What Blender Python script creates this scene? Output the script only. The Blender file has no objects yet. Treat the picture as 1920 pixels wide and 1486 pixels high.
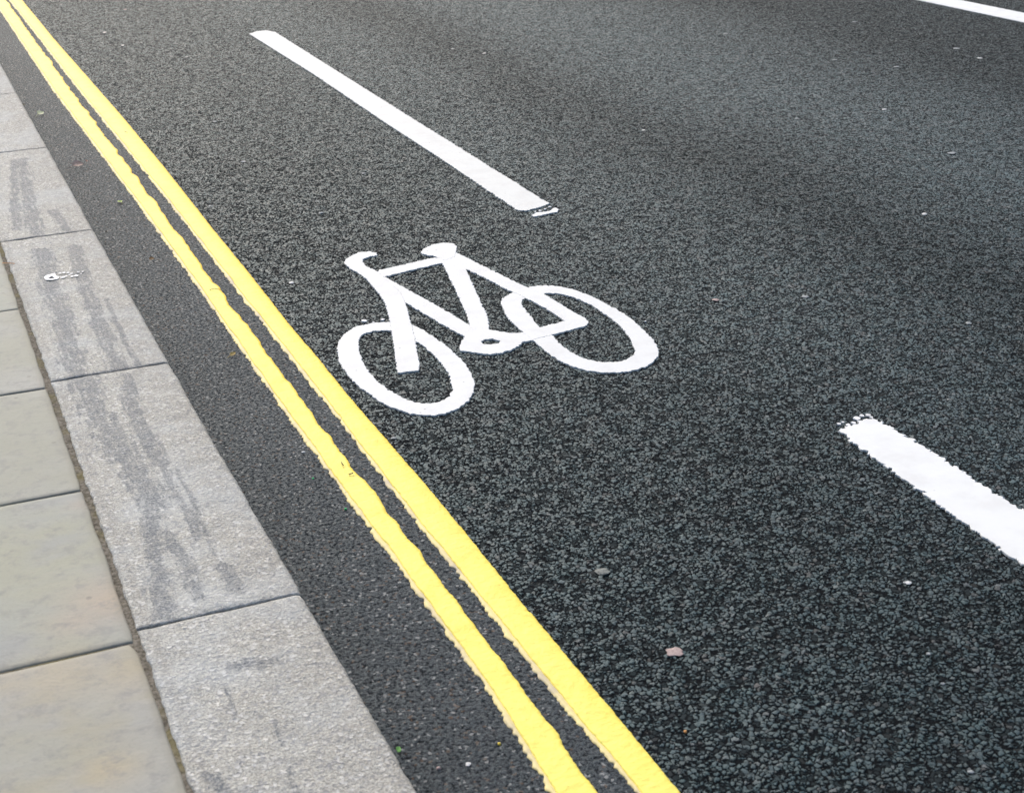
import bpy, bmesh, math, random
import numpy as np
from mathutils import Vector, Matrix, noise
from mathutils.geometry import delaunay_2d_cdt
C = bpy.context.scene
# ------------------------------------------------------------------ camera
F_PX, YAW, PIT, ROL, H = 2870.5, math.radians(21.965), math.radians(23.397), math.radians(-1.612), 1.52
cy, sy, cp, sp = math.cos(YAW), math.sin(YAW), math.cos(PIT), math.sin(PIT)
FWD = np.array([sy*cp, cy*cp, -sp]); RT = np.array([cy, -sy, 0.0]); UP = np.cross(RT, FWD)
RR = RT*math.cos(ROL) + UP*math.sin(ROL); UU = -RT*math.sin(ROL) + UP*math.cos(ROL)
cam = bpy.data.objects.new('camera', bpy.data.cameras.new('camera')); C.collection.objects.link(cam)
cam.matrix_world = Matrix(((RR[0], UU[0], -FWD[0], 0), (RR[1], UU[1], -FWD[1], 0), (RR[2], UU[2], -FWD[2], H), (0, 0, 0, 1)))
cam.data.sensor_width = 36; cam.data.lens = F_PX/1920*36
cam.data.clip_start = 0.05; cam.data.clip_end = 2000
cam.data.dof.use_dof = True; cam.data.dof.focus_distance = 4.3; cam.data.dof.aperture_fstop = 10
C.camera = cam
# ------------------------------------------------------------------ light
SUN_EL, SUN_AZ = math.radians(40), math.radians(0)   # azimuth from +Y towards +X
w = bpy.data.worlds.new('World'); C.world = w; w.use_nodes = True
nt = w.node_tree; bg = nt.nodes['Background']
sky = nt.nodes.new('ShaderNodeTexSky'); sky.sky_type = 'NISHITA'; sky.sun_disc = False
sky.sun_elevation = SUN_EL; sky.sun_rotation = SUN_AZ
sky.air_density = 1.0; sky.dust_density = 4.0; sky.ozone_density = 1.0
nt.links.new(sky.outputs[0], bg.inputs[0]); bg.inputs[1].default_value = 0.13
sl = bpy.data.lights.new('sun', 'SUN'); sl.energy = 1.5; sl.angle = math.radians(28); sl.color = (1, .97, .93)
so = bpy.data.objects.new('sun', sl); C.collection.objects.link(so)
sd = Vector((math.sin(SUN_AZ)*math.cos(SUN_EL), math.cos(SUN_AZ)*math.cos(SUN_EL), math.sin(SUN_EL)))
so.rotation_euler = sd.to_track_quat('Z', 'Y').to_euler(); so.location = (0, 0, 20)
C.view_settings.view_transform = 'Standard'; C.view_settings.look = 'None'
C.view_settings.exposure = 0.68; C.view_settings.gamma = 1

# ------------------------------------------------------------------ helpers
def at(x, y, z=0.0):                     # ground point seen at a place of the photo
    d = FWD*F_PX + RR*(x-960) - UU*(y-743); t = (z-H)/d[2]
    return (d[0]*t, d[1]*t)
def nz(x, y, s, seed=0.0): return noise.noise(Vector((x*s, y*s, seed)))
def link(o, parent=None):
    C.collection.objects.link(o)
    if parent: o.parent = parent
    return o
def tag(o, label=None, cat=None, group=None, kind=None):
    for k, v in (('label', label), ('category', cat), ('group', group), ('kind', kind)):
        if v: o[k] = v
    return o
def empty(name, loc=(0, 0, 0)):
    o = bpy.data.objects.new(name, None); o.location = loc; o.empty_display_size = .05
    return link(o)
def mesh_obj(name, verts, faces, mat, parent=None, smooth=False):
    m = bpy.data.meshes.new(name); m.from_pydata([tuple(v) for v in verts], [], faces)
    m.materials.append(mat); m.update()
    if smooth: m.polygons.foreach_set('use_smooth', [True]*len(m.polygons))
    o = bpy.data.objects.new(name, m); return link(o, parent)
def grid_mesh(name, P, mat, smooth=True, flip=False):
    """P: rows x cols x 3 array"""
    n, k = P.shape[:2]; m = bpy.data.meshes.new(name)
    m.vertices.add(n*k); m.vertices.foreach_set('co', P.reshape(-1).astype(np.float32))
    i = (np.arange(n-1)[:, None]*k + np.arange(k-1)[None, :]).reshape(-1)
    q = np.stack([i, i+1, i+k+1, i+k], 1)
    if flip: q = q[:, ::-1]
    m.loops.add(q.size); m.loops.foreach_set('vertex_index', q.reshape(-1).astype(np.int32))
    m.polygons.add(len(q)); m.polygons.foreach_set('loop_start', np.arange(len(q), dtype=np.int32)*4)
    m.materials.append(mat)
    m.update(calc_edges=True)
    m.polygons.foreach_set('use_smooth', np.full(len(q), smooth))
    m.validate(); return m

class NB:
    """small node-tree builder"""
    def __init__(s, name):
        s.m = bpy.data.materials.new(name); s.m.use_nodes = True; s.t = s.m.node_tree
        s.b = s.t.nodes['Principled BSDF']; s.out = s.t.nodes['Material Output']
        g = s.t.nodes.new('ShaderNodeNewGeometry'); s.pos = g.outputs['Position']
    def n(s, typ, **k):
        a = s.t.nodes.new(typ)
        for q, v in k.items(): setattr(a, q, v)
        return a
    def set(s, inp, v):
        if isinstance(v, bpy.types.NodeSocket): s.t.links.new(v, inp)
        elif v is not None: inp.default_value = v
    def math(s, op, a, b=None, c=None, clamp=False):
        q = s.n('ShaderNodeMath', operation=op, use_clamp=clamp)
        for i, v in enumerate((a, b, c)): s.set(q.inputs[i], v)
        return q.outputs[0]
    def scale(s, v, f):
        q = s.n('ShaderNodeVectorMath', operation='MULTIPLY'); s.set(q.inputs[0], v); q.inputs[1].default_value = f
        return q.outputs[0]
    def noise(s, sc, det=3, rough=.55, vec=None, dist=0.0, color=False):
        q = s.n('ShaderNodeTexNoise'); s.set(q.inputs['Vector'], vec or s.pos)
        q.inputs['Scale'].default_value = sc; q.inputs['Detail'].default_value = det
        q.inputs['Roughness'].default_value = rough; q.inputs['Distortion'].default_value = dist
        return q.outputs['Color' if color else 'Fac']
    def vor(s, sc, feature='F1', vec=None, rnd=1.0):
        q = s.n('ShaderNodeTexVoronoi', feature=feature); s.set(q.inputs['Vector'], vec or s.pos)
        q.inputs['Scale'].default_value = sc; q.inputs['Randomness'].default_value = rnd
        return q
    def ramp(s, f, lo, hi, a=0.0, b=1.0, smooth=True):
        q = s.n('ShaderNodeMapRange', interpolation_type='SMOOTHSTEP' if smooth else 'LINEAR')
        s.set(q.inputs[0], f)
        for i, v in enumerate((lo, hi, a, b)): s.set(q.inputs[i+1], v)
        return q.outputs[0]
    def mix(s, f, a, b, bt='MIX'):
        q = s.n('ShaderNodeMix', data_type='RGBA', blend_type=bt)
        s.set(q.inputs[0], f)
        for i, v in ((6, a), (7, b)):
            s.set(q.inputs[i], v if isinstance(v, bpy.types.NodeSocket) else (*v, 1))
        return q.outputs[2]
    def attr(s, n):
        q = s.n('ShaderNodeAttribute', attribute_name=n); return q.outputs['Fac']
    def bump(s, h, dist, strength=1.0, normal=None):
        q = s.n('ShaderNodeBump'); s.set(q.inputs['Height'], h)
        q.inputs['Distance'].default_value = dist; q.inputs['Strength'].default_value = strength
        if normal: s.set(q.inputs['Normal'], normal)
        return q.outputs[0]
    def fin(s, col, rough, nrm=None, spec=.5):
        s.set(s.b.inputs['Base Color'], col if isinstance(col, bpy.types.NodeSocket) else (*col, 1))
        s.set(s.b.inputs['Roughness'], rough); s.b.inputs['Specular IOR Level'].default_value = spec
        if nrm: s.set(s.b.inputs['Normal'], nrm)
        return s.m

# ------------------------------------------------------------------ materials
def asphalt():
    s = NB('asphalt'); sep = s.n('ShaderNodeSeparateXYZ'); s.set(sep.inputs[0], s.pos); X = sep.outputs[0]
    flat = s.n('ShaderNodeCombineXYZ'); s.set(flat.inputs[0], X); s.set(flat.inputs[1], sep.outputs[1])
    warp = s.n('ShaderNodeVectorMath', operation='MULTIPLY_ADD')
    s.set(warp.inputs[0], s.noise(70, 2, vec=flat.outputs[0], color=True)); warp.inputs[1].default_value = (.009, .009, 0)
    s.set(warp.inputs[2], flat.outputs[0])
    warp2 = s.n('ShaderNodeVectorMath', operation='MULTIPLY_ADD')
    s.set(warp2.inputs[0], s.noise(260, 3, vec=flat.outputs[0], color=True)); warp2.inputs[1].default_value = (.0055, .0055, 0)
    s.set(warp2.inputs[2], warp.outputs[0]); V = warp2.outputs[0]
    # gutter strip beside the kerb is a finer, dustier mix
    wob = s.math('MULTIPLY_ADD', s.noise(3, 2, vec=flat.outputs[0]), .05, X)
    road = s.ramp(wob, .91, .955)
    S = 100
    e = s.vor(S, 'DISTANCE_TO_EDGE', V).outputs['Distance']; c = s.vor(S, 'F1', V)
    cr = s.n('ShaderNodeSeparateColor'); s.set(cr.inputs[0], c.outputs['Color'])
    R, G, B = cr.outputs
    missing = s.ramp(B, .88, .92)                              # a stone lost from the surface
    gapw = s.ramp(s.noise(22, 2, vec=flat.outputs[0]), .35, .68, .13, .25)
    e = s.math('ADD', e, s.math('MULTIPLY', s.math('SUBTRACT', s.noise(300, 3, .7, vec=flat.outputs[0]), .55), .32))
    e = s.math('ADD', e, s.math('MULTIPLY', s.math('SUBTRACT', s.noise(75, 2, .5, vec=flat.outputs[0]), .46), .50))
    stone = s.ramp(e, .03, gapw)
    stone = s.math('MULTIPLY', stone, s.math('MULTIPLY_ADD', missing, -.75, 1.0))
    dome = s.ramp(c.outputs['Distance'], .0, .8, 1.0, .80)
    hgt = s.math('MULTIPLY', s.math('MULTIPLY', stone, dome), s.math('MULTIPLY_ADD', R, .45, .65))
    fine = s.noise(420, 3, .6, vec=flat.outputs[0])
    tilt = s.n('ShaderNodeVectorMath', operation='SUBTRACT'); s.set(tilt.inputs[0], V); s.set(tilt.inputs[1], c.outputs['Position'])
    tc = s.n('ShaderNodeVectorMath', operation='SUBTRACT'); s.set(tc.inputs[0], c.outputs['Color']); tc.inputs[1].default_value = (.5, .5, .5)
    td = s.n('ShaderNodeVectorMath', operation='DOT_PRODUCT'); s.set(td.inputs[0], tilt.outputs[0]); s.set(td.inputs[1], tc.outputs[0])
    hgt = s.math('MULTIPLY_ADD', s.math('MULTIPLY', td.outputs['Value'], stone), 75.0, hgt)
    hgt = s.math('MULTIPLY_ADD', fine, .22, hgt)
    gh = s.math('ADD', s.math('MULTIPLY', s.noise(125, 4, .75, vec=flat.outputs[0]), 2.2), s.math('MULTIPLY', hgt, .25))
    hm = s.n('ShaderNodeMix', data_type='FLOAT'); s.set(hm.inputs[0], road); s.set(hm.inputs[2], gh); s.set(hm.inputs[3], hgt); hgt = hm.outputs[0]
    amp = s.math('MULTIPLY_ADD', road, .0013, .0021)
    disp = s.math('MULTIPLY', s.math('SUBTRACT', hgt, s.math('MULTIPLY_ADD', road, -.45, 1.6)), amp)
    dn = s.n('ShaderNodeDisplacement'); s.set(dn.inputs['Height'], disp); dn.inputs['Midlevel'].default_value = 0
    dn.inputs['Scale'].default_value = 1
    s.t.links.new(dn.outputs[0], s.out.inputs['Displacement'])
    # colour: bituminous binder and grey stone faces
    big = s.noise(1.3, 3, .6, vec=flat.outputs[0]); mid = s.noise(9, 3, .6, vec=flat.outputs[0])
    sc = s.mix(G, (.027, .038, .0395), (.046, .065, .068))
    sc = s.mix(s.math('MULTIPLY', s.ramp(R, .90, .97), .5), sc, (.15, .15, .145))
    sc = s.mix(s.math('MULTIPLY', s.ramp(G, .93, .96), .45), sc, (.085, .055, .04))
    tint = s.mix(s.ramp(s.noise(16, 2, vec=flat.outputs[0]), .35, .65), (.86, 1.03, 1.07), (1.02, .98, 1.01))
    sc = s.mix(1.0, sc, tint, 'MULTIPLY')
    binder = s.mix(road, (.012, .013, .014), (.008, .009, .010))
    col = s.mix(stone, binder, sc)
    gut = s.mix(s.ramp(fine, .35, .7), (.024, .027, .031), (.062, .069, .077))
    gut = s.mix(s.ramp(s.noise(125, 4, .75, vec=flat.outputs[0]), .38, .50), (.009, .010, .011), gut)
    gv = s.n('ShaderNodeSeparateColor'); s.set(gv.inputs[0], s.vor(210, 'F1', V).outputs['Color'])
    gut = s.mix(s.math('MULTIPLY', s.ramp(gv.outputs[0], .45, .95), .55), gut, (.085, .092, .10))
    gut = s.mix(s.math('MULTIPLY', s.ramp(gv.outputs[1], .955, .975), .7), gut, (.34, .34, .33))
    gut = s.mix(s.math('MULTIPLY', s.ramp(gv.outputs[2], .96, .975), .6), gut, (.14, .09, .06))
    col = s.mix(s.math('MULTIPLY_ADD', road, -.85, .85), col, gut)
    v = s.math('MULTIPLY_ADD', s.math('ADD', s.math('MULTIPLY', big, .6), s.math('MULTIPLY', mid, .4)), .9, .55)
    xw = s.math('MULTIPLY_ADD', s.noise(.35, 2, vec=flat.outputs[0]), .7, s.math('SUBTRACT', X, .35))
    def bell(c0, wd): 
        t_ = s.math('DIVIDE', s.math('SUBTRACT', xw, c0), wd); return s.math('EXPONENT', s.math('MULTIPLY', s.math('MULTIPLY', t_, t_), -1.0))
    track = s.math('MULTIPLY_ADD', bell(3.7, .6), .45, s.math('MULTIPLY_ADD', bell(2.2, .35), .22, s.math('MULTIPLY_ADD', bell(2.85, .25), -.22, .95)))
    track = s.math('SUBTRACT', track, s.ramp(xw, 4.3, 5.0, 0, .32))
    v = s.math('MULTIPLY', v, track); band = track
    vc = s.n('ShaderNodeCombineColor'); [s.set(vc.inputs[i], v) for i in range(3)]
    col = s.mix(1.0, col, vc.outputs[0], 'MULTIPLY')
    sg = s.n('ShaderNodeMix', data_type='FLOAT'); s.set(sg.inputs[0], road); s.set(sg.inputs[2], s.math('MULTIPLY', s.ramp(s.noise(125, 4, .75, vec=flat.outputs[0]), .42, .56), s.ramp(fine, .3, .7, .50, 1.15))); s.set(sg.inputs[3], stone); stone = sg.outputs[0]
    rough = s.math('MULTIPLY_ADD', stone, s.math('MULTIPLY_ADD', R, .2, -.52), .95)
    spv = s.math('MULTIPLY_ADD', stone, .36, .02)
    s.m.displacement_method = 'BOTH'
    s.b.inputs['Specular Tint'].default_value = (.64, .88, .93, 1); s.fin(col, rough, spec=.55); s.set(s.b.inputs['Specular IOR Level'], s.math('MULTIPLY', spv, band)); return s.m

def granite():
    s = NB('kerb_granite')
    st = s.attr('stain'); dk = s.attr('dirt')
    sp_ = s.vor(170, 'F1'); k = s.n('ShaderNodeSeparateColor'); s.set(k.inputs[0], sp_.outputs['Color'])
    fine = s.noise(300, 4, .65); mid = s.noise(38, 4, .65); big = s.noise(5, 3)
    col = s.mix(s.ramp(fine, .35, .66), (.24, .235, .208), (.52, .51, .455))
    col = s.mix(s.math('MULTIPLY', s.ramp(k.outputs[0], .80, .92), .55), col, (.17, .18, .20))
    col = s.mix(s.math('MULTIPLY', s.ramp(k.outputs[1], .86, .95), .6), col, (.68, .67, .64))
    col = s.mix(s.math('MULTIPLY', s.ramp(mid, .5, .72), .45), col, (.24, .235, .22))
    col = s.mix(s.math('MULTIPLY', s.ramp(big, .42, .66), .4), col, (.47, .50, .505))
    sm = s.math('ADD', st, s.math('MULTIPLY', s.math('SUBTRACT', s.noise(34, 6, .8), .5), 2.6))
    lng = s.noise(26, 4, .7, vec=s.scale(s.pos, (3.4, .38, 1)))
    sm = s.math('ADD', sm, s.math('MULTIPLY', s.math('SUBTRACT', lng, .5), 3.0))
    sm = s.math('MULTIPLY', s.ramp(sm, .25, .95), s.ramp(st, .0, .45))
    sm = s.math('MULTIPLY', sm, s.ramp(s.noise(230, 3, .7), .36, .60, 1.0, .30))
    faint = s.math('MULTIPLY', s.ramp(lng, .54, .70), s.ramp(s.noise(200, 3, .7), .40, .58, 1.0, .1))
    col = s.mix(s.math('MULTIPLY', faint, .5), col, (.22, .235, .25))
    col = s.mix(s.math('MULTIPLY', sm, .92), col, (.095, .112, .130))
    dm = s.math('MULTIPLY', dk, s.ramp(s.noise(45, 4, .7), .3, .62))
    col = s.mix(s.math('MULTIPLY', dm, .6), col, (.19, .175, .15))
    h = s.math('ADD', s.math('MULTIPLY', fine, .5), s.math('ADD', s.math('MULTIPLY', s.noise(110, 3, .7), .8), s.math('MULTIPLY', sp_.outputs['Distance'], .25)))
    return s.fin(col, .75, s.bump(h, .0055, 1.0), .35)

def sandstone(name, tints, off):
    s = NB(name); vec = s.n('ShaderNodeVectorMath', operation='ADD'); s.set(vec.inputs[0], s.pos); vec.inputs[1].default_value = off
    v = vec.outputs[0]
    a = s.ramp(s.noise(2.6, 4, .55, vec=v), .38, .62); b = s.ramp(s.noise(4.1, 3, .6, vec=s.scale(v, (1, 1.4, 3))), .45, .7)
    col = s.mix(a, tints[0], tints[1]); col = s.mix(s.math('MULTIPLY', b, .8), col, tints[2])
    g = s.attr('warm'); col = s.mix(s.math('MULTIPLY', g, .55), col, tints[3])
    fine = s.noise(140, 4, .7, vec=v)
    col = s.mix(s.ramp(fine, .50, .74, 0, .45), col, (.20, .195, .165))
    col = s.mix(s.ramp(s.noise(24, 4, .7, vec=v), .48, .68, 0, .5), col, (.17, .17, .165))
    k = s.vor(16, 'F1', vec=v); spot = s.ramp(k.outputs['Distance'], .06, .12, .6, 0)
    col = s.mix(s.math('MULTIPLY', spot, s.ramp(s.noise(7, 1, vec=v), .52, .56)), col, (.16, .15, .13))
    rimd = s.attr('dirt'); col = s.mix(s.math('MULTIPLY', rimd, .5), col, (.20, .18, .13))
    h = s.math('ADD', s.noise(30, 4, .6, vec=v), s.math('MULTIPLY', fine, .25))
    return s.fin(col, .7, s.bump(h, .0028, .8), .3)

def mortar():
    s = NB('mortar_bed'); a = s.noise(120, 4, .7); b = s.noise(7, 3, .6)
    col = s.mix(s.ramp(a, .35, .65), (.075, .066, .050), (.21, .19, .155))
    col = s.mix(s.ramp(b, .50, .62, 0, .5), col, (.16, .14, .05))
    return s.fin(col, .95, s.bump(a, .004), .1)

def paint(name, col, dirt, dirt_amt, edge=.003, cracks=False):
    bs = .8 if cracks else .15
    s = NB(name); n1 = s.noise(75, 4, .6); n2 = s.noise(12, 3, .6); n3 = s.noise(330, 3, .6)
    c = s.mix(s.ramp(n2, .40, .75, 0, dirt_amt), col, dirt)
    c = s.mix(s.ramp(n3, .62, .78, 0, dirt_amt*.9), c, dirt)
    k = s.vor(30, 'F1'); sp_ = s.ramp(k.outputs['Distance'], .05, .11, .7, 0)
    c = s.mix(s.math('MULTIPLY', sp_, s.ramp(s.noise(9, 1), .56, .60)), c, tuple(x*.35 for x in dirt))
    if cracks:
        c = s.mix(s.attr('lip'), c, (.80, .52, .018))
        c = s.mix(s.ramp(s.noise(45, 5, .8), .62, .74, 0, .35), c, (.45, .38, .18))
    h = s.math('ADD', n1, s.math('MULTIPLY', n3, .2))
    if edge:
        bv = s.n('ShaderNodeBevel', samples=6); bv.inputs['Radius'].default_value = edge
        nm = s.bump(h, .0032, bs, bv.outputs[0])
    else: nm = s.bump(h, .0032, bs)
    return s.fin(c, .62, nm, .25)

def plain(name, a, b, sc=200, rough=.7, bump=.001):
    s = NB(name); n = s.noise(sc, 3, .6)
    return s.fin(s.mix(s.ramp(n, .35, .65), a, b), rough, s.bump(n, bump), .35)

M = dict(
    asphalt=asphalt(), granite=granite(), mortar=mortar(),
    white=paint('white_thermoplastic', (.65, .665, .655), (.54, .54, .53), .55),
    white_d=paint('traffic_greyed_thermoplastic', (.555, .57, .555), (.47, .47, .455), .5),
    white_b=paint('symbol_thermoplastic', (.60, .615, .61), (.50, .50, .49), .5),
    splash=paint('thin_white_paint', (.74, .75, .75), (.5, .5, .49), .6, 0),
    white2=paint('white_overspill', (.70, .71, .71), (.35, .35, .35), .5, 0),
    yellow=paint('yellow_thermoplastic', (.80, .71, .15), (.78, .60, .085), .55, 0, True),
    yellow_old=paint('old_yellow_paint', (.70, .59, .26), (.44, .38, .28), .9, 0),
)
M['ground'] = plain('bare_ground', (.05, .05, .048), (.08, .08, .075), 30)

# ------------------------------------------------------------------ ground, road, pavement
KZ = 0.085
g = mesh_obj('ground', [(-400, -400, -.14), (400, -400, -.14), (400, 400, -.14), (-400, 400, -.14)], [(0, 1, 2, 3)], M['ground']); tag(g, kind='structure')
def polar(r0, r1, nr, a0, a1, na, mode='dep'):
    if mode == 'dep':
        d = np.linspace(math.atan(H/r0), math.atan(H/r1), nr); r = H/np.tan(d)
    else: r = np.geomspace(r0, r1, nr)
    a = np.linspace(a0, a1, na); P = np.zeros((nr, na, 3))
    P[:, :, 0] = r[:, None]*np.sin(a)[None]; P[:, :, 1] = r[:, None]*np.cos(a)[None]
    return P
px = 1/1530*1.1
A0, A1 = math.radians(-4), math.radians(47)
parts = [polar(1.45, 15, int((math.atan(H/1.45)-math.atan(H/15))/px), A0, A1, int((A1-A0)/px)),
         polar(15, 380, 50, A0, A1, 60, 'log'), polar(1.45, 380, 120, A1, math.radians(200), 130, 'log'),
         polar(1.45, 380, 60, math.radians(-45), A0, 50, 'log'), polar(.02, 1.45, 40, math.radians(-45), math.radians(200), 120, 'log')]
bm = bmesh.new()
ms = [grid_mesh('tmp', p, M['asphalt'], True, True) for p in parts]
XR = .42                                                  # asphalt runs in under the kerb
V = np.concatenate([p.reshape(-1, 3) for p in parts]); fs = []; off = 0
for p in parts:
    n, k = p.shape[:2]; i = (np.arange(n-1)[:, None]*k + np.arange(k-1)[None]).reshape(-1) + off
    fs.append(np.stack([i, i+k, i+k+1, i+1], 1)); off += n*k
Q = np.concatenate(fs); keep = (V[Q][:, :, 0].min(1) > XR); Q = Q[keep]
used = np.unique(Q); mp = np.full(len(V), -1); mp[used] = np.arange(len(used)); V = V[used]; Q = mp[Q]
m = bpy.data.meshes.new('road'); m.vertices.add(len(V)); m.vertices.foreach_set('co', V.reshape(-1).astype(np.float32))
m.loops.add(Q.size); m.loops.foreach_set('vertex_index', Q.reshape(-1).astype(np.int32))
m.polygons.add(len(Q)); m.polygons.foreach_set('loop_start', np.arange(len(Q), dtype=np.int32)*4)
m.materials.append(M['asphalt']); m.update(calc_edges=True); m.polygons.foreach_set('use_smooth', np.full(len(Q), True))
nrm = m.polygons[0].normal.z
if nrm < 0: m.flip_normals()
road = link(bpy.data.objects.new('road', m)); tag(road, kind='structure')
for t in ms: bpy.data.meshes.remove(t)
bm.free()

# kerb edges traced on the kerb top
KR = [at(0, 117, KZ), at(143, 372, KZ), at(355, 744, KZ), at(570, 1116, KZ), at(787, 1486, KZ)]
KL = [at(4, 457, KZ), at(108, 744, KZ), at(238, 1116, KZ), at(365, 1486, KZ)]
SL = [at(0, 475, KZ), at(92, 744, KZ), at(221, 1116, KZ), at(350, 1486, KZ)]
def edge(pts):
    pts = sorted(pts, key=lambda p: p[1]); ys = [p[1] for p in pts]; xs = [p[0] for p in pts]
    def f(y):
        if y <= ys[0]: return xs[0]
        if y >= ys[-1]: return xs[-1]
        return float(np.interp(y, ys, xs))
    return f
eKR, eKL, eSL = edge(KR), edge(KL), edge(SL)
pave = mesh_obj('pavement', [(-30, -12, -.13), (.5, -12, -.13), (.5, 40, -.13), (-30, 40, -.13),
    (-30, -12, KZ-.0045), (.40, -12, KZ-.0045), (.40, 40, KZ-.0045), (-30, 40, KZ-.0045)],
    [(0, 3, 2, 1), (4, 5, 6, 7), (0, 1, 5, 4), (1, 2, 6, 5), (2, 3, 7, 6), (3, 0, 4, 7)], M['mortar']); tag(pave, kind='structure')

# stains on the granite: traced streaks (polyline, half width)
STR = [([(78, 470), (95, 540), (118, 600), (140, 690)], .030), ([(140, 462), (160, 540), (190, 615), (222, 690)], .022),
       ([(38, 300), (50, 360), (68, 440)], .026), ([(100, 395), (125, 430)], .018), ([(28, 300), (30, 430)], .018),
       ([(150, 700), (180, 770), (222, 840), (268, 900), (285, 945)], .034), ([(238, 705), (255, 790), (300, 868)], .020),
       ([(284, 950), (284, 1010), (296, 1080), (304, 1150)], .022), ([(310, 1000), (345, 1050), (372, 1120)], .014), ([(418, 1060), (450, 1108)], .014), ([(300, 868), (345, 950), (370, 1010)], .008), ([(200, 560), (235, 640), (262, 690)], .007), ([(330, 880), (372, 960), (400, 1040)], .006), ([(110, 560), (130, 640), (150, 700)], .012),
       ([(365, 960), (372, 995)], .012), ([(450, 1245), (508, 1242)], .017), ([(395, 1455), (425, 1484)], .012), ([(540, 1440), (556, 1490)], .007), ([(512, 1350), (528, 1400)], .004), ([(428, 1290), (440, 1350)], .004)]
STR = [(np.array([at(x, y, KZ) for x, y in p]), w_) for p, w_ in STR]
def seg_d(P, a, b):
    ab = b-a; t = np.clip(((P-a)@ab)/(ab@ab), 0, 1); return np.linalg.norm(P-(a+t[:, None]*ab), axis=1)
def set_attr(m, name, vals):
    a = m.attributes.new(name, 'FLOAT', 'POINT'); a.data.foreach_set('value', np.asarray(vals, dtype=np.float32))
KG = 'granite kerbstones along the road edge'
def kerb(y0, y1, label):
    t = (y1-y0); n = max(8, int(t/.007)); ys = np.linspace(y0+.0022, y1-.0022, n); k = 44
    P = np.zeros((n, k+6, 3)); sd_ = y0*3.1
    for i, y in enumerate(ys):
        near = min(y-y0, y1-y)
        xl = eKL(y) - .0025 + .003*nz(0, y, 30, sd_) + .0018*nz(3, y, 120, sd_); xr = eKR(y) + .0022*nz(9, y, 7, sd_) + .0026*nz(5, y, 90, sd_)
        c_ = .006*math.exp(-near/.006)
        xs = list(np.linspace(xl+.004, xr-.012, k))
        row = [(xl+.001, KZ-.12), (xl, KZ-.006), (xl+.001, KZ-.002)]
        for x in xs: row.append((x, KZ + .0018*nz(x, y, 14, sd_) + .0012*nz(x, y, 45, sd_) - c_*.6))
        row += [(xr-.005, KZ-.0025-c_*.5), (xr, KZ-.011), (xr+.004, KZ-.12)]
        for j, (x, z) in enumerate(row): P[i, j] = (x, y, z)
    me = grid_mesh('kerb_stone', P, M['granite'], True, True)
    # close the two ends
    b = bmesh.new(); b.from_mesh(me); b.verts.ensure_lookup_table(); kk = k+6
    for r in (0, n-1):
        try: b.faces.new([b.verts[r*kk+j] for j in range(kk)])
        except ValueError: pass
    bmesh.ops.recalc_face_normals(b, faces=b.faces); b.to_mesh(me); b.free()
    co = P.reshape(-1, 3)[:, :2]; st = np.zeros(len(co))
    for pl, w_ in STR:
        d = np.min([seg_d(co, pl[q], pl[q+1]) for q in range(len(pl)-1)], axis=0); st = np.maximum(st, np.clip(1.3-.75*d/w_, 0, 1))
    fr = (co[:, 0]-.26)/(.30)
    dirt = np.clip((fr-.42)/.5, 0, 1)*.55 + .8*np.exp(-np.abs(np.minimum(co[:, 1]-y0, y1-co[:, 1]))/.008)
    dirt += .5*np.exp(-((fr-.02)/.03)**2)
    set_attr(me, 'stain', st); set_attr(me, 'dirt', np.clip(dirt, 0, 1))
    o = link(bpy.data.objects.new('kerb_stone', me)); tag(o, label, 'kerbstone', KG); return o
jy = [at(16, 175, KZ)[1], at(43, 281, KZ)[1], at(90, 441, KZ)[1], at(206, 696, KZ)[1], at(410, 1145, KZ)[1]]
print('kerb joints', jy, [eKL(y) for y in (2, 4, 6)], [eKR(y) for y in (2, 4, 6)])
ks = [(jy[4]-1.35, jy[4], 'nearest granite kerbstone, pale and speckled with one small dark oval blotch'),
      (jy[3+0]*0+jy[4], jy[3], 'second granite kerbstone from the bottom, with two dark streaks merging halfway'),
      (jy[3], jy[2], 'granite kerbstone with a white paint splash and two long dark streaks'),
      (jy[2], jy[1], 'granite kerbstone just beyond the paint-splashed one, with a blue grey streak down its left side'),
      (jy[1], jy[0], 'plain pale granite kerbstone beside the pale green leaf, without dark streaks'),
      (jy[0], jy[0]+1.3, 'farthest visible granite kerbstone, its tip at the left edge of the photo')]
for a in ks: kerb(*a)
kerb(jy[0]+1.3, jy[0]+2.6, 'granite kerbstone farther along the kerb, past the farthest one in the photo')
kerb(jy[4]-2.7, jy[4]-1.35, 'granite kerbstone behind the nearest one, out of the photo')

TS = [((.245, .25, .205), (.27, .275, .25), (.235, .24, .195), (.36, .27, .19)),
      ((.245, .26, .235), (.26, .265, .205), (.235, .245, .235), (.37, .275, .20)),
      ((.255, .255, .205), (.26, .262, .24), (.275, .255, .18), (.34, .28, .17))]
smats = [sandstone('yellow_grey_sandstone', TS[2], (0, 0, 0)), sandstone('pinkish_grey_sandstone', TS[1], (3, 5, 0)),
         sandstone('buff_grey_sandstone', TS[0], (7, 2, 0)), sandstone('green_grey_sandstone', TS[0], (1, 9, 0)), sandstone('cool_grey_sandstone', TS[1], (11, 4, 0))]
WARM = [(at(215, 1120, KZ), .085, 1.0), (at(150, 1160, KZ), .06, .7), (at(120, 1265, KZ), .08, .8), (at(240, 1260, KZ), .07, .8), (at(205, 1440, KZ), .05, .9), (at(150, 945, KZ), .03, .5), (at(20, 1275, KZ), .05, .6)]
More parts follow.
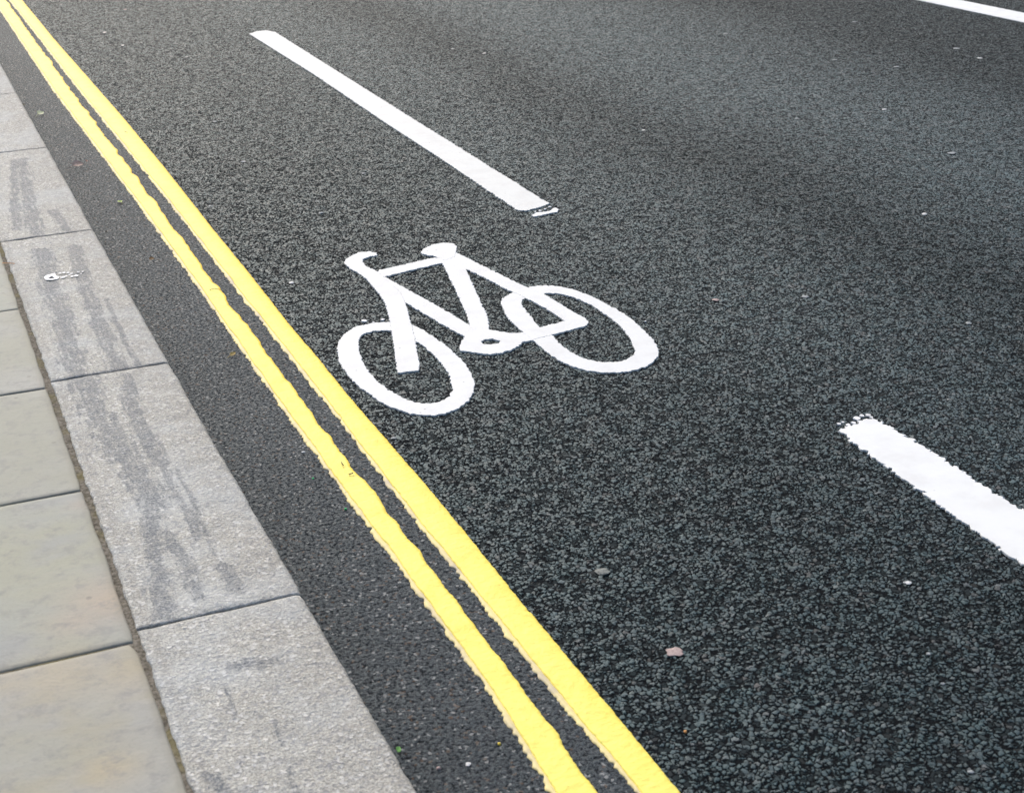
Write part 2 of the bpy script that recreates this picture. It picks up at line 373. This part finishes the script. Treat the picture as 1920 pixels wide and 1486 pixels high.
def slab(y0, y1, mat, label, x0=-.62):
    g_ = .0028; n, k = int((y1-y0)/.012), 70; P = np.zeros((n+4, k+4, 3)); sd_ = y0*7
    ys = np.linspace(y0+g_+.004, y1-g_-.004, n)
    for i in range(n+4):
        y = {0: y0+g_, 1: y0+g_, n+2: y1-g_, n+3: y1-g_}.get(i, ys[min(max(i-2, 0), n-1)])
        xr = eSL(y) + .0015 + .0022*nz(1, y, 16, sd_)
        # worn corner
        for cyy in (y0, y1): xr -= (.014 if label.startswith('nearest') else .002)*math.exp(-abs(y-cyy)/.022) if cyy == y1 else .004*math.exp(-abs(y-cyy)/.02)
        xs = np.linspace(x0+.008, xr-.004, k); row = [x0, x0] + list(xs) + [xr, xr]
        yy = y
        for j, x in enumerate(row):
            z = KZ - .001 + .0016*nz(x, y, 7, sd_)
            if i in (0, n+3) or j in (0, k+3): z = KZ-.05
            elif i in (1, n+2) or j in (1, k+2): z -= .0025
            P[i, j] = (x, yy + (.0015*nz(x, y, 18, sd_) if i in (0, 1, n+2, n+3) else 0), z)
    me = grid_mesh('paving_slab', P, mat, True, True)
    co = P.reshape(-1, 3)[:, :2]; wv = np.zeros(len(co))
    for c_, r_, a_ in WARM: wv = np.maximum(wv, a_*np.exp(-(((co-np.array(c_))/r_)**2).sum(1)))
    set_attr(me, 'warm', wv)
    dd = np.minimum(np.minimum(co[:, 1]-y0, y1-co[:, 1]), np.array([eSL(v_) for v_ in co[:, 1]])-co[:, 0])
    set_attr(me, 'dirt', np.exp(-np.clip(dd, 0, 1)/.009))
    o = link(bpy.data.objects.new('paving_slab', me)); tag(o, label, 'paving slab', 'sandstone slabs of the pavement'); return o
sj = [at(126, 1230, KZ)[1], at(78, 932, KZ)[1], at(44, 733, KZ)[1], at(17, 581, KZ)[1]]
print('slab joints', sj)
slab(sj[0]-.62, sj[0], smats[0], 'nearest sandstone paving slab, in the bottom left corner, ochre along its far edge')
slab(sj[0], sj[1], smats[1], 'grey sandstone paving slab with a pinkish patch, second slab from the bottom of the photo')
slab(sj[1], sj[2], smats[2], 'buff sandstone paving slab, third slab from the bottom of the photo')
slab(sj[2], sj[3], smats[3], 'greenish grey sandstone paving slab, fourth slab from the bottom of the photo')
slab(sj[3], sj[3]+.62, smats[4], 'cool grey sandstone paving slab by the orange twig, farthest one in the photo')

# ------------------------------------------------------------------ double yellow lines
def ext(pts, lo=.2, hi=16):
    P = sorted([at(*p) for p in pts], key=lambda p: p[1]); ys = np.array([p[1] for p in P]); xs = np.array([p[0] for p in P])
    k0 = 0.0; k1 = (xs[-1]-xs[-2])/(ys[-1]-ys[-2])*.5
    ys = np.concatenate([[-3], ys, [30]]); xs = np.concatenate([[xs[0]], xs, [xs[-1]]])
    return lambda y: np.interp(y, ys, xs)
YL = (ext([(0, 21), (100, 172), (250, 372), (375, 546), (512, 744), (645, 928), (785, 1116), (900, 1275), (1030, 1486)]),
      ext([(11, 0), (141, 180), (285, 372), (425, 562), (562, 744), (700, 925), (847, 1116), (965, 1270), (1122, 1486)]))
YR = (ext([(16, 0), (155, 180), (310, 372), (455, 560), (600, 744), (745, 935), (887, 1114), (1040, 1305), (1190, 1486)]),
      ext([(41, 0), (100, 72), (160, 140), (232, 222), (300, 304), (354, 372), (415, 449), (475, 522), (542, 608), (600, 676), (655, 744), (720, 819), (800, 911), (875, 1001), (965, 1114), (1102, 1276), (1275, 1486)]))
def yellow(E, label, seed, bulge, lip, fr=.011):
    ys = [-.5]
    while ys[-1] < 16: ys.append(ys[-1] + max(.0035, .0016*max(ys[-1], .1)))
    ys = np.array(ys); root = empty('yellow_line', (float(E[0](4)), 4.0, 0)); tag(root, label, 'road marking', 'double yellow lines along the kerb')
    L = E[0](ys); Rr = E[1](ys); k = 12
    P = np.zeros((len(ys), k+4, 3)); Fp = np.zeros((len(ys), 6, 3))
    for i, y in enumerate(ys):
        jit = .0022*nz(1, y, 60, seed)+.0016*nz(2, y, 150, seed)
        sc = abs(nz(7, y, 5.5, seed)); sc2 = nz(8, y, 17, seed)
        r = Rr[i] + bulge*(.010*(sc-.2) + .005*sc2) + .0020*nz(4, y, 85, seed)
        l = L[i] + fr + .003*nz(6, y, 9, seed) + .0018*nz(2, y, 55, seed)
        xs = np.linspace(l+.0030, r-.0045, k)
        th = .0025
        row = [(l-.0005, -.003), (l+.0007, .0019)] + [(x, th + .0007*nz(x, y, 40, seed) + .0005*nz(x, y, 110, seed)) for x in xs] + [(r-.0004, .0014), (r+.0008, -.003)]
        for j, (x, z) in enumerate(row): P[i, j] = (x, y, z)
        o_ = L[i] + jit*1.9 + .004*nz(3, y, 22, seed) + .006*max(0, nz(9, y, 85, seed))
        o_ = min(o_, l-.001)
        f = [(o_, -.003), (o_+.0008, .0004), (o_*.6+l*.4, .0011), (l-.0016, .0014), (l-.0005, .0002), (l+.004, -.0012)]
        for j, (x, z) in enumerate(f): Fp[i, j] = (x, y, z)
    P[:, :, 0] -= root.location.x; P[:, :, 1] -= root.location.y; Fp[:, :, 0] -= root.location.x; Fp[:, :, 1] -= root.location.y
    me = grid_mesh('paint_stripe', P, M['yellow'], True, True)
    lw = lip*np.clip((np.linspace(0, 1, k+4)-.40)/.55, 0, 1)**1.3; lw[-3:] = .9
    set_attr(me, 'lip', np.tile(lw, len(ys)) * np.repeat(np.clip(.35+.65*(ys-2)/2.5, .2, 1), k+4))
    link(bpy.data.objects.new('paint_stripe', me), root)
    e = link(bpy.data.objects.new('old_paint_edge', grid_mesh('old_paint_edge', Fp, M['yellow_old'], True, True)), root)
    e['label'] = 'worn tan older paint showing along the kerb side'
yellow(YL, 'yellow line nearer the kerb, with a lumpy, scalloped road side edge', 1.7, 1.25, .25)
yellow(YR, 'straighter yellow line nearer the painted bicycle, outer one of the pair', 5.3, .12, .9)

# ------------------------------------------------------------------ white markings from traced outlines
def dense(P, step=.0035, jit=.004, closed=True, spline=False, seed=2.0):
    P = [np.array(p) for p in P]; n = len(P); out = []
    rng = range(n if closed else n-1)
    for i in rng:
        a, b = P[i], P[(i+1) % n]; L = np.linalg.norm(b-a); q = max(1, int(L/step))
        p0, p3 = P[i-1], P[(i+2) % n]
        for t in np.arange(q)/q:
            if spline: c_ = .5*((2*a)+(-p0+b)*t+(2*p0-5*a+4*b-p3)*t*t+(-p0+3*a-3*b+p3)*t**3)
            else: c_ = a+(b-a)*t
            out.append(c_)
    r = []
    for c_ in out:
        x, y = c_
        r.append((x + jit*(nz(x, y, 75, seed)+1.0*nz(x, y, 150, seed+4)), y + jit*1.5*(nz(x, y, 75, seed+9)+.8*nz(x, y, 190, seed+7))))
    return r
def sheet(name, pos, neg, z, mat, parent, base=-.003):
    vs = []; fc = []
    for P in pos+neg:
        if sum(P[i-1][0]*P[i][1]-P[i][0]*P[i-1][1] for i in range(len(P))) < 0: P = P[::-1]
        fc.append(list(range(len(vs), len(vs)+len(P)))); vs += [Vector((p[0], p[1])) for p in P]
    ov, oe, of, _, _, orig = delaunay_2d_cdt(vs, [], fc, 1, 1e-6)
    keep = [f for f, o in zip(of, orig) if o and all(i < len(pos) for i in o)]
    b = bmesh.new(); ox, oy = parent.location.x, parent.location.y
    bv = [b.verts.new((v.x-ox, v.y-oy, z + .0005*nz(v.x, v.y, 25, 3))) for v in ov]
    for f in keep:
        try: b.faces.new([bv[i] for i in f])
        except ValueError: pass
    for v in [v for v in b.verts if not v.link_faces]: b.verts.remove(v)
    bmesh.ops.recalc_face_normals(b, faces=b.faces)
    if sum(f.normal.z for f in b.faces) < 0: bmesh.ops.reverse_faces(b, faces=b.faces)
    be = [e for e in b.edges if len(e.link_faces) == 1]
    r = bmesh.ops.extrude_edge_only(b, edges=be)
    for v in [g_ for g_ in r['geom'] if isinstance(g_, bmesh.types.BMVert)]: v.co.z = base
    bmesh.ops.recalc_face_normals(b, faces=b.faces)
    m = bpy.data.meshes.new(name); b.to_mesh(m); b.free(); m.materials.append(mat)
    return link(bpy.data.objects.new(name, m), parent)
# bicycle: outlines traced from an enlargement of x 600..1260, y 420..800
K = 1920/660
def bk(pts, step=.0035, jit=.0034, spline=False): return dense([at(600+x/K, 420+y/K, .003) for x, y in pts], step, jit, True, spline)
bike = empty('bicycle_symbol', (*at(940, 620), 0)); tag(bike, 'white bicycle symbol painted on the asphalt beside the double yellow lines', 'road marking')
fw_o = bk([(385, 530), (300, 535), (240, 545), (180, 565), (130, 600), (100, 640), (95, 685), (105, 740), (130, 790), (170, 840), (215, 885), (260, 915), (300, 945), (370, 985), (440, 1012), (500, 1030), (570, 1037), (640, 1035), (710, 1018), (770, 990), (815, 950), (838, 905), (843, 865), (835, 835), (815, 795), (780, 745), (740, 705), (690, 660), (640, 625), (590, 590), (540, 562), (495, 543), (440, 533)], spline=True)
fw_i = bk([(385, 577), (320, 577), (270, 585), (235, 597), (215, 620), (210, 660), (220, 710), (240, 760), (270, 805), (310, 850), (360, 890), (420, 925), (480, 955), (540, 972), (600, 973), (650, 965), (690, 948), (712, 925), (722, 895), (718, 865), (705, 825), (680, 780), (650, 740), (610, 700), (560, 658), (520, 632), (450, 590)], spline=True)
sheet('front_wheel', [fw_o], [fw_i], .0014, M['white_b'], bike)
rw_o = bk([(1120, 345), (1170, 335), (1240, 332), (1320, 340), (1400, 360), (1480, 390), (1560, 430), (1640, 475), (1710, 522), (1760, 570), (1810, 620), (1840, 665), (1847, 700), (1830, 735), (1790, 765), (1730, 788), (1650, 802), (1570, 806), (1490, 800), (1420, 785), (1350, 762), (1290, 730), (1230, 690), (1190, 655), (1150, 622), (1110, 585), (1060, 545), (1020, 500), (1000, 460), (988, 425), (1000, 400), (1025, 382), (1060, 368)], spline=True)
rw_i = bk([(1170, 385), (1215, 376), (1290, 375), (1360, 390), (1430, 415), (1500, 450), (1570, 500), (1630, 545), (1670, 590), (1700, 640), (1720, 690), (1705, 715), (1670, 735), (1620, 747), (1560, 750), (1500, 743), (1440, 728), (1380, 700), (1330, 665), (1290, 630), (1265, 600), (1200, 560), (1150, 500), (1110, 450), (1100, 425), (1105, 407), (1125, 398)], spline=True)
sheet('rear_wheel', [rw_o], [rw_i], .0014, M['white_b'], bike)
fr = [bk([(320, 249), (625, 180), (680, 190), (670, 208), (345, 285), (300, 275)]),
      bk([(300, 270), (350, 283), (480, 355), (600, 420), (720, 490), (815, 548), (840, 600), (800, 612), (740, 585), (660, 540), (560, 480), (465, 425), (420, 380)]),
      bk([(640, 170), (735, 148), (770, 200), (797, 242), (840, 340), (880, 430), (912, 490), (925, 585), (870, 610), (830, 590), (820, 560), (800, 490), (760, 400), (720, 320), (675, 225)]),
      bk([(735, 148), (820, 190), (920, 240), (1020, 290), (1120, 338), (1220, 378), (1300, 425), (1380, 475), (1450, 512), (1466, 532), (1450, 552), (1350, 578), (1265, 600), (1160, 629), (1100, 640), (1000, 630), (925, 580), (1000, 590), (1080, 597), (1110, 588), (1200, 560), (1335, 525), (1270, 480), (1200, 440), (1125, 400), (1060, 370), (1000, 345), (900, 290), (797, 242), (740, 200)])]
sheet('frame', fr, [bk([(880, 640), (895, 628), (940, 624), (985, 635), (975, 648), (930, 655), (890, 652)], .004, .002)], .0017, M['white_b'], bike)
sheet('handlebar', [bk([(305, 155), (270, 148), (215, 152), (170, 172), (140, 190), (132, 205), (145, 225), (190, 255), (240, 285), (275, 325), (330, 300), (348, 283), (300, 250), (250, 225), (232, 205), (235, 190), (255, 181), (312, 168)])], [], .0020, M['white_b'], bike)
sheet('fork', [bk([(240, 283), (290, 340), (330, 390), (355, 430), (370, 480), (380, 530), (390, 580), (400, 640), (410, 720), (424, 807), (480, 803), (538, 796), (543, 760), (530, 700), (522, 640), (510, 590), (497, 540), (480, 480), (465, 425), (440, 370), (345, 285), (300, 272)])], [], .0023, M['white_b'], bike)
sheet('saddle', [bk([(548, 150), (570, 130), (620, 108), (680, 100), (725, 103), (745, 118), (742, 145), (735, 175), (690, 195), (640, 180), (620, 170), (585, 167), (560, 162)])], [], .0020, M['white_b'], bike)
sheet('chainwheel', [bk([(800, 598), (770, 640), (763, 665), (765, 688), (800, 692), (840, 698), (900, 707), (970, 703), (1030, 690), (1080, 665), (1110, 640), (1162, 629), (1110, 590), (1040, 592), (980, 583), (925, 576), (860, 585), (820, 560)])],
      [bk([(880, 640), (895, 628), (940, 624), (985, 635), (975, 648), (930, 655), (890, 652)], .004, .002)], .0023, M['white_b'], bike)
def blobs(pts, seed):
    out = []; rnd = random.Random(seed)
    for (x, y, r) in pts:
        c_ = at(x, y, .002); out.append([(c_[0]+r*(.7+.5*rnd.random())*math.cos(a), c_[1]+r*1.1*(.7+.5*rnd.random())*math.sin(a)) for a in [q*math.tau/9 for q in range(9)]])
    return out
for bl in blobs([(683, 600, .008), (700, 603, .003), (717, 598, .006), (1210, 601, .003)], 4): sheet('overspill', [bl], [], .0014, M['white2'], bike)
def pl(pts, jit=.0055, step=.004, seed=2.0): return dense([at(x, y, .003) for x, y in pts], step, jit, True, False, seed)
d1 = empty('lane_dash', (*at(750, 220), 0)); tag(d1, 'long white lane dash above the bicycle symbol, complete from end to end', 'road marking', 'white dashes of the lane line')
sheet('paint_stripe', [pl([(467, 63), (485, 58), (500, 57), (516, 60), (640, 138), (760, 213), (900, 300), (1030, 381), (1012, 388), (985, 394), (970, 393), (910, 353), (830, 299), (725, 231), (590, 140)], .0045)], [], .0018, M['white_d'], d1)
sheet('end_streak', [pl([(996, 403), (1005, 398), (1030, 395), (1040, 388), (1048, 391), (1045, 396), (1020, 401), (1003, 405)], .003, .005)] + blobs([(1012, 394, .006), (1022, 391, .005), (1031, 387, .006), (1004, 396, .004)], 7), [], .0014, M['white2'], d1)
d2 = empty('lane_dash', (*at(1760, 920), 0)); tag(d2, 'white lane dash with a ragged end, running off the right edge of the photo', 'road marking', 'white dashes of the lane line')
e1, e2 = at(1920, 1057, .003), at(1920, 957, .003)
a1, a2 = at(1600, 831, .003), at(1663, 794, .003)
def ex(p, q, y): t = (y-p[1])/(q[1]-p[1]); return (p[0]+(q[0]-p[0])*t, y)
m1 = [at(x, y, .003) for x, y in [(1571, 806), (1590, 798), (1612, 788), (1640, 783), (1655, 790), (1690, 810), (1740, 841), (1790, 872), (1850, 912)]]
m2 = [at(x, y, .003) for x, y in [(1850, 1008), (1790, 966), (1735, 925), (1660, 872), (1625, 846), (1597, 828), (1585, 812)]]
sheet('paint_stripe', [dense(m1 + [e2, ex(a2, e2, .6), ex(a1, e1, .6), e1] + m2, .0035, .0085)], [], .0018, M['white'], d2)
sheet('end_crumbs', blobs([(1607, 783, .010), (1616, 778, .006), (1628, 777, .007), (1600, 791, .006), (1573, 793, .005), (1580, 790, .004), (1634, 781, .005), (1590, 795, .006)], 9), [], .0014, M['white2'], d2)
far = empty('centre_line', (*at(1860, 20), 0)); tag(far, 'white centre line crossing the top right corner of the photo', 'road marking')
f1, f2, f3, f4 = at(1723, 0, .003), at(1801, 0, .003), at(1920, 24, .003), at(1920, 41.5, .003)
sheet('paint_stripe', [dense([ex(f4, f1, 10.5), ex(f4, f1, 4.2), ex(f3, f2, 4.2), ex(f3, f2, 10.5)], .012, .0022)], [], .0018, M['white'], far)

# ------------------------------------------------------------------ small things on the ground
def pebble(x, y, w_, l_, mat, label, name='pale_stone', cat='stone', group=None, seed=0, z=.0, hh=.0025, rot=0.0):
    rnd = random.Random(seed*7+3); c_ = at(x, y, z); b = bmesh.new(); w_ *= .85; l_ *= .85
    bmesh.ops.create_icosphere(b, subdivisions=3, radius=1)
    for v in b.verts:
        n_ = 1 + .38*noise.noise(v.co*1.3 + Vector((seed*3.1, 0, 0))) + .15*noise.noise(v.co*4 + Vector((seed, 5, 0)))
        v.co = Vector((v.co.x*w_*n_, v.co.y*l_*n_, v.co.z*hh*(1+.3*noise.noise(v.co*3))))
    m = bpy.data.meshes.new(name); b.to_mesh(m); b.free(); m.materials.append(mat)
    m.polygons.foreach_set('use_smooth', [True]*len(m.polygons))
    o = link(bpy.data.objects.new(name, m)); o.location = (c_[0], c_[1], z+hh*.15); o.rotation_euler.z = rot
    return tag(o, label, cat, group)
pw = plain('pale_chip', (.42, .43, .43), (.62, .62, .61)); pp = plain('pinkish_stone', (.26, .19, .18), (.37, .29, .27), 260, .7)
pg = plain('greyish_gum', (.085, .095, .09), (.15, .165, .155)); ps = plain('silver_grey_chip', (.17, .19, .195), (.29, .31, .315))
G1 = 'pale chips in the asphalt'
peb = [ # x, y, half width, half length, material, label
 (547, 530, .0085, .011, pw, 'oval white chip in the asphalt between the outer yellow line and the bicycle handlebar'),
 (1342, 562, .011, .012, pp, 'pinkish chip in open asphalt, right of the bicycle rear wheel'),
 (1733, 401, .014, .010, pw, 'white sliver in the asphalt near the right edge, above the cut-off lane dash'),
 (456, 303, .009, .012, pw, 'small white chip between the yellow lines and the lower part of the long dash'),
 (395, 386, .008, .010, ps, 'faint grey chip close to the outer yellow line, below the small white one'),
 (403, 228, .010, .010, ps, 'faint grey chip between the yellow lines and the middle of the long dash'),
 (602, 399, .010, .012, ps, 'dull grey chip in the asphalt above the bicycle handlebar'),
 (196, 61, .011, .013, pw, 'bright small chip near the top of the photo, right of the yellow lines'),
 (230, 85, .009, .014, pw, 'white chip just below and right of the bright one at the top left'),
 (350, 107, .012, .009, ps, 'thin grey chip left of the far end of the long dash'),
 (235, 18, .008, .012, pp, 'tiny pinkish chip at the top edge left of the long dash'),
 (682, 325, .010, .011, ps, 'dim chip below the middle of the long dash'),
 (1206, 244, .007, .010, pw, 'tiny white chip in open asphalt to the right of the long dash'),
 (1658, 205, .010, .014, pw, 'white chip alone in the asphalt below the three chips near the centre line'),
 (1793, 91, .018, .022, ps, 'largest pale chip under the centre line at top right'),
 (1837, 109, .015, .014, pw, 'white chip right of the largest one, nearest the right edge'),
 (1681, 125, .014, .016, ps, 'slanting pale chip left of the largest one near the centre line'),
 (1565, 112, .012, .013, ps, 'small pale chip farther left of the slanting one, top right of the photo'),
 (1602, 41, .013, .018, ps, 'pale chip left of the centre line, close to the top edge'),
 (1361, 63, .010, .014, ps, 'small pale chip near the top edge, right of centre'),
 (1785, 287, .016, .020, ps, 'dull grey chip at right, between the lone white chip and the white sliver'),
 (908, 100, .007, .013, pw, 'tiny white chip right of the far half of the long dash'),
 (848, 92, .009, .012, ps, 'faint chip beside the tiny white one, nearer the long dash'),
 (1494, 222, .010, .012, ps, 'faint chip in open asphalt left of the lone white chip'),
 (1817, 606, .009, .011, ps, 'grey chip near the right edge above the ragged end of the dash'),
 (1510, 556, .012, .012, ps, 'flat grey chip right of the pinkish one'),
 (1702, 1092, .0075, .009, pw, 'angular white stone in the asphalt below the cut-off lane dash'),
 (1130, 1071, .015, .016, pg, 'flat grey gum spot in the lower middle of the road'),
 (738, 821, .007, .008, ps, 'silver grey chip beside the yellow line, below the front wheel'),
 (1265, 1222, .017, .016, pp, 'flat pink stone in the lower middle of the road'),
 (878, 1432, .005, .006, pw, 'small white stone in the gutter near the bottom of the photo'),
 (1582, 1370, .003, .004, ps, 'tiny pale stone in the asphalt at the bottom, far right of the yellow lines'),
 (1741, 1225, .005, .005, ps, 'small pale stone at lower right, the upper one of a close pair'),
 (1768, 1281, .004, .005, ps, 'small grey stone at lower right, just below the pale one'),
 (1820, 1446, .005, .006, ps, 'small pale stone nearest the bottom right corner'),
 (569, 847, .004, .006, pw, 'tiny pale grit grain in the gutter beside the inner yellow line'),
]
for i, a in enumerate(peb): pebble(*a[:5], a[5], 'asphalt_chip' if i != 29 else 'pink_stone', 'stone', G1 if i != 29 else None, i, hh=.0013, rot=i*.4)
yb = plain('yellow_paint_drop', (.75, .55, .05), (.85, .65, .1)); ob = plain('orange_grit', (.5, .2, .06), (.6, .3, .1))
pebble(936, 1394, .0028, .0035, yb, 'tiny yellow paint drop in the gutter at the bottom', 'paint_drop', 'paint drop', None, 50)
pebble(822, 1440, .004, .0045, pp, 'small dull pink grit grain in the gutter near the kerb', 'grit_grain', 'stone', None, 51)
pebble(1285, 1371, .003, .004, ob, 'small orange grit grain right of the yellow lines at the bottom', 'grit_grain', 'stone', None, 52)
gb = plain('green_plastic', (.03, .45, .12), (.06, .60, .2))
pebble(587, 897, .0028, .003, gb, 'tiny bright green fleck in the gutter, the farther of two', 'green_fleck', 'litter', 'green flecks in the gutter', 53)
pebble(648, 954, .0028, .0035, gb, 'tiny bright green fleck touching the inner yellow line, the nearer of two', 'green_fleck', 'litter', 'green flecks in the gutter', 54)

def leaf(x, y, L, W, rot, ca, cb, label, curl=.3, z=.001, name='fallen_leaf', stem=True):
    mat = plain('leaf_tissue', ca, cb, 150, .6); sm = plain('leaf_stem', tuple(c*.6 for c in ca), cb, 150, .7)
    c_ = at(x, y, z); root = empty(name, (c_[0], c_[1], z)); root.rotation_euler = (0, 0, rot); tag(root, label, 'leaf'); root.scale = (1.4, 1.4, 1.35)
    n = 12; V_ = []; F_ = []
    for i in range(n+1):
        t = i/n; u = (t-.5)*L; hw = W*.5*math.sin(math.pi*min(1, t*1.02+.001))**.75 * (1-.35*t) + .0003
        for j in range(5):
            q = (j-2)/2; V_.append((u, q*hw*(1+.12*nz(t*9, q, 2, x)), .002 + curl*L*.35*(t-.5)**2*2 + abs(q)*hw*.4 + (q+1)*hw*(.75 if math.cos(rot) > 0 else -.0) + .0012*nz(t*5, q*3, 1, y)))
    for i in range(n):
        for j in range(4): a = i*5+j; F_.append((a, a+5, a+6, a+1))
    nb = len(V_); V_ += [(v[0], v[1], v[2]-.0004) for v in V_]; F_ += [tuple(nb+q for q in f[::-1]) for f in F_]
    mesh_obj('leaf_blade', V_, F_, mat, root, True)
    if stem: tube('stem', [(-L*.5, 0, .003+curl*L*.17), (-L*.75, .001, .003), (-L*.95, L*.08, .002)], .0006, sm, root)
def tube(name, pts, r, mat, parent=None):
    V_ = []; F_ = []; s_ = 6
    for i, p in enumerate(pts):
        a = Vector(pts[min(i+1, len(pts)-1)]) - Vector(pts[max(i-1, 0)]); a.normalize(); u = a.cross(Vector((0, 0, 1))).normalized(); v = a.cross(u)
        for q in range(s_):
            an = q*math.tau/s_; V_.append(Vector(p) + (u*math.cos(an)+v*math.sin(an))*r*(1-.4*i/len(pts)))
    for i in range(len(pts)-1):
        for q in range(s_): F_.append((i*s_+q, i*s_+(q+1) % s_, (i+1)*s_+(q+1) % s_, (i+1)*s_+q))
    F_ += [tuple(range(s_))[::-1], tuple((len(pts)-1)*s_+q for q in range(s_))]
    return mesh_obj(name, V_, F_, mat, parent, True)
leaf(77, 216, .034, .016, .9, (.50, .52, .28), (.66, .66, .42), 'pale green fallen leaf in the gutter, farthest of the leaves', .9)
leaf(147, 313, .032, .020, .3, (.42, .27, .19), (.62, .45, .36), 'curled brown leaf with a stem in the gutter', .9)
leaf(163, 304, .012, .007, 1.2, (.20, .08, .05), (.30, .14, .10), 'tiny red brown leaf scrap beside the curled brown leaf', .6, stem=False)
leaf(225, 380, .017, .014, 1.9, (.26, .40, .06), (.45, .55, .14), 'bright green leaf in the gutter', .7)
leaf(285, 488, .013, .007, .3, (.26, .14, .05), (.42, .25, .11), 'small rust brown leaf scrap in the gutter, below the green leaf', .8, stem=False)
leaf(437, 667, .019, .007, .75, (.30, .19, .05), (.52, .38, .12), 'narrow yellow brown leaf next to the inner yellow line', .6)
leaf(45, 199, .014, .009, .5, (.05, .05, .03), (.12, .10, .06), 'dark leaf scrap against the far kerbstone', .5, stem=False)
leaf(748, 1409, .010, .006, 1.0, (.10, .28, .05), (.2, .42, .1), 'tiny green sprig at the foot of the nearest kerbstone', .9, z=.004, stem=False)
def twig(pix, z, r, ca, label, name='twig'):
    P = [(*at(x, y, z+dz), z+dz) for x, y, dz in pix]; o0 = P[0]
    o = tube(name, [(p[0]-o0[0], p[1]-o0[1], p[2]-o0[2]) for p in P], r, plain('twig_bark', ca, tuple(min(1, c*1.6) for c in ca))); o.location = o0
    return tag(o, label, 'twig')
twig([(5, 493, .002), (16, 493, .004), (27, 494, .003)], KZ, .0016, (.50, .25, .12), 'short orange brown twig lying across the joint by the kerb')
twig([(393, 543, .001), (402, 541, .004), (413, 543, .002)], .004, .0009, (.12, .09, .04), 'thin dark twig across the inner yellow line')
twig([(640, 866, .001), (644, 872, .003)], .004, .0012, (.09, .08, .03), 'short dark splinter on the inner yellow line, the farther one')
twig([(654, 889, .001), (662, 886, .003)], .004, .0014, (.10, .08, .03), 'short dark splinter on the inner yellow line, the nearer one')
twig([(233, 246, .001), (239, 248, .002)], .004, .0010, (.10, .09, .03), 'tiny dark splinter on the outer yellow line')
# white paint splash on the kerb top
sp_ = empty('paint_splash', (*at(115, 517, KZ), KZ)); tag(sp_, 'white paint splash on the kerbstone top, a loop with trailing drops', 'paint splash')
def kp(pts, j=.001): return dense([at(x, y, KZ+.003) for x, y in pts], .004, j)
def ksheet(name, pos, neg, mat):
    vs0 = sheet(name, pos, neg, .0036, mat, sp_, .0029); return vs0
loop = kp([(82, 520), (87, 516), (95, 514), (103, 512), (105, 517), (111, 519), (109, 523), (98, 525), (86, 525)])
hole = kp([(90, 521), (97, 518), (103, 521), (96, 523)], .0005)
rs = random.Random(5)
def kb(pts):
    out = []
    for x, y, r in pts:
        c_ = at(x, y, KZ+.003); out.append([(c_[0]+r*1.2*(.6+.6*rs.random())*math.cos(a), c_[1]+r*1.3*(.6+.6*rs.random())*math.sin(a)) for a in [q*math.tau/8 for q in range(8)]])
    return out
ksheet('splash_loop', [loop], [hole], M['splash'])
ksheet('splash_drops', kb([(118, 520, .006), (124, 518, .004), (113, 512, .004), (120, 511, .005), (128, 511, .004), (134, 513, .004), (135, 518, .005), (142, 517, .006), (147, 510, .003), (155, 509, .003), (130, 515, .003), (152, 513, .002)]), [], M['splash'])

C.render.engine = 'CYCLES'
C.cycles.use_denoising = True
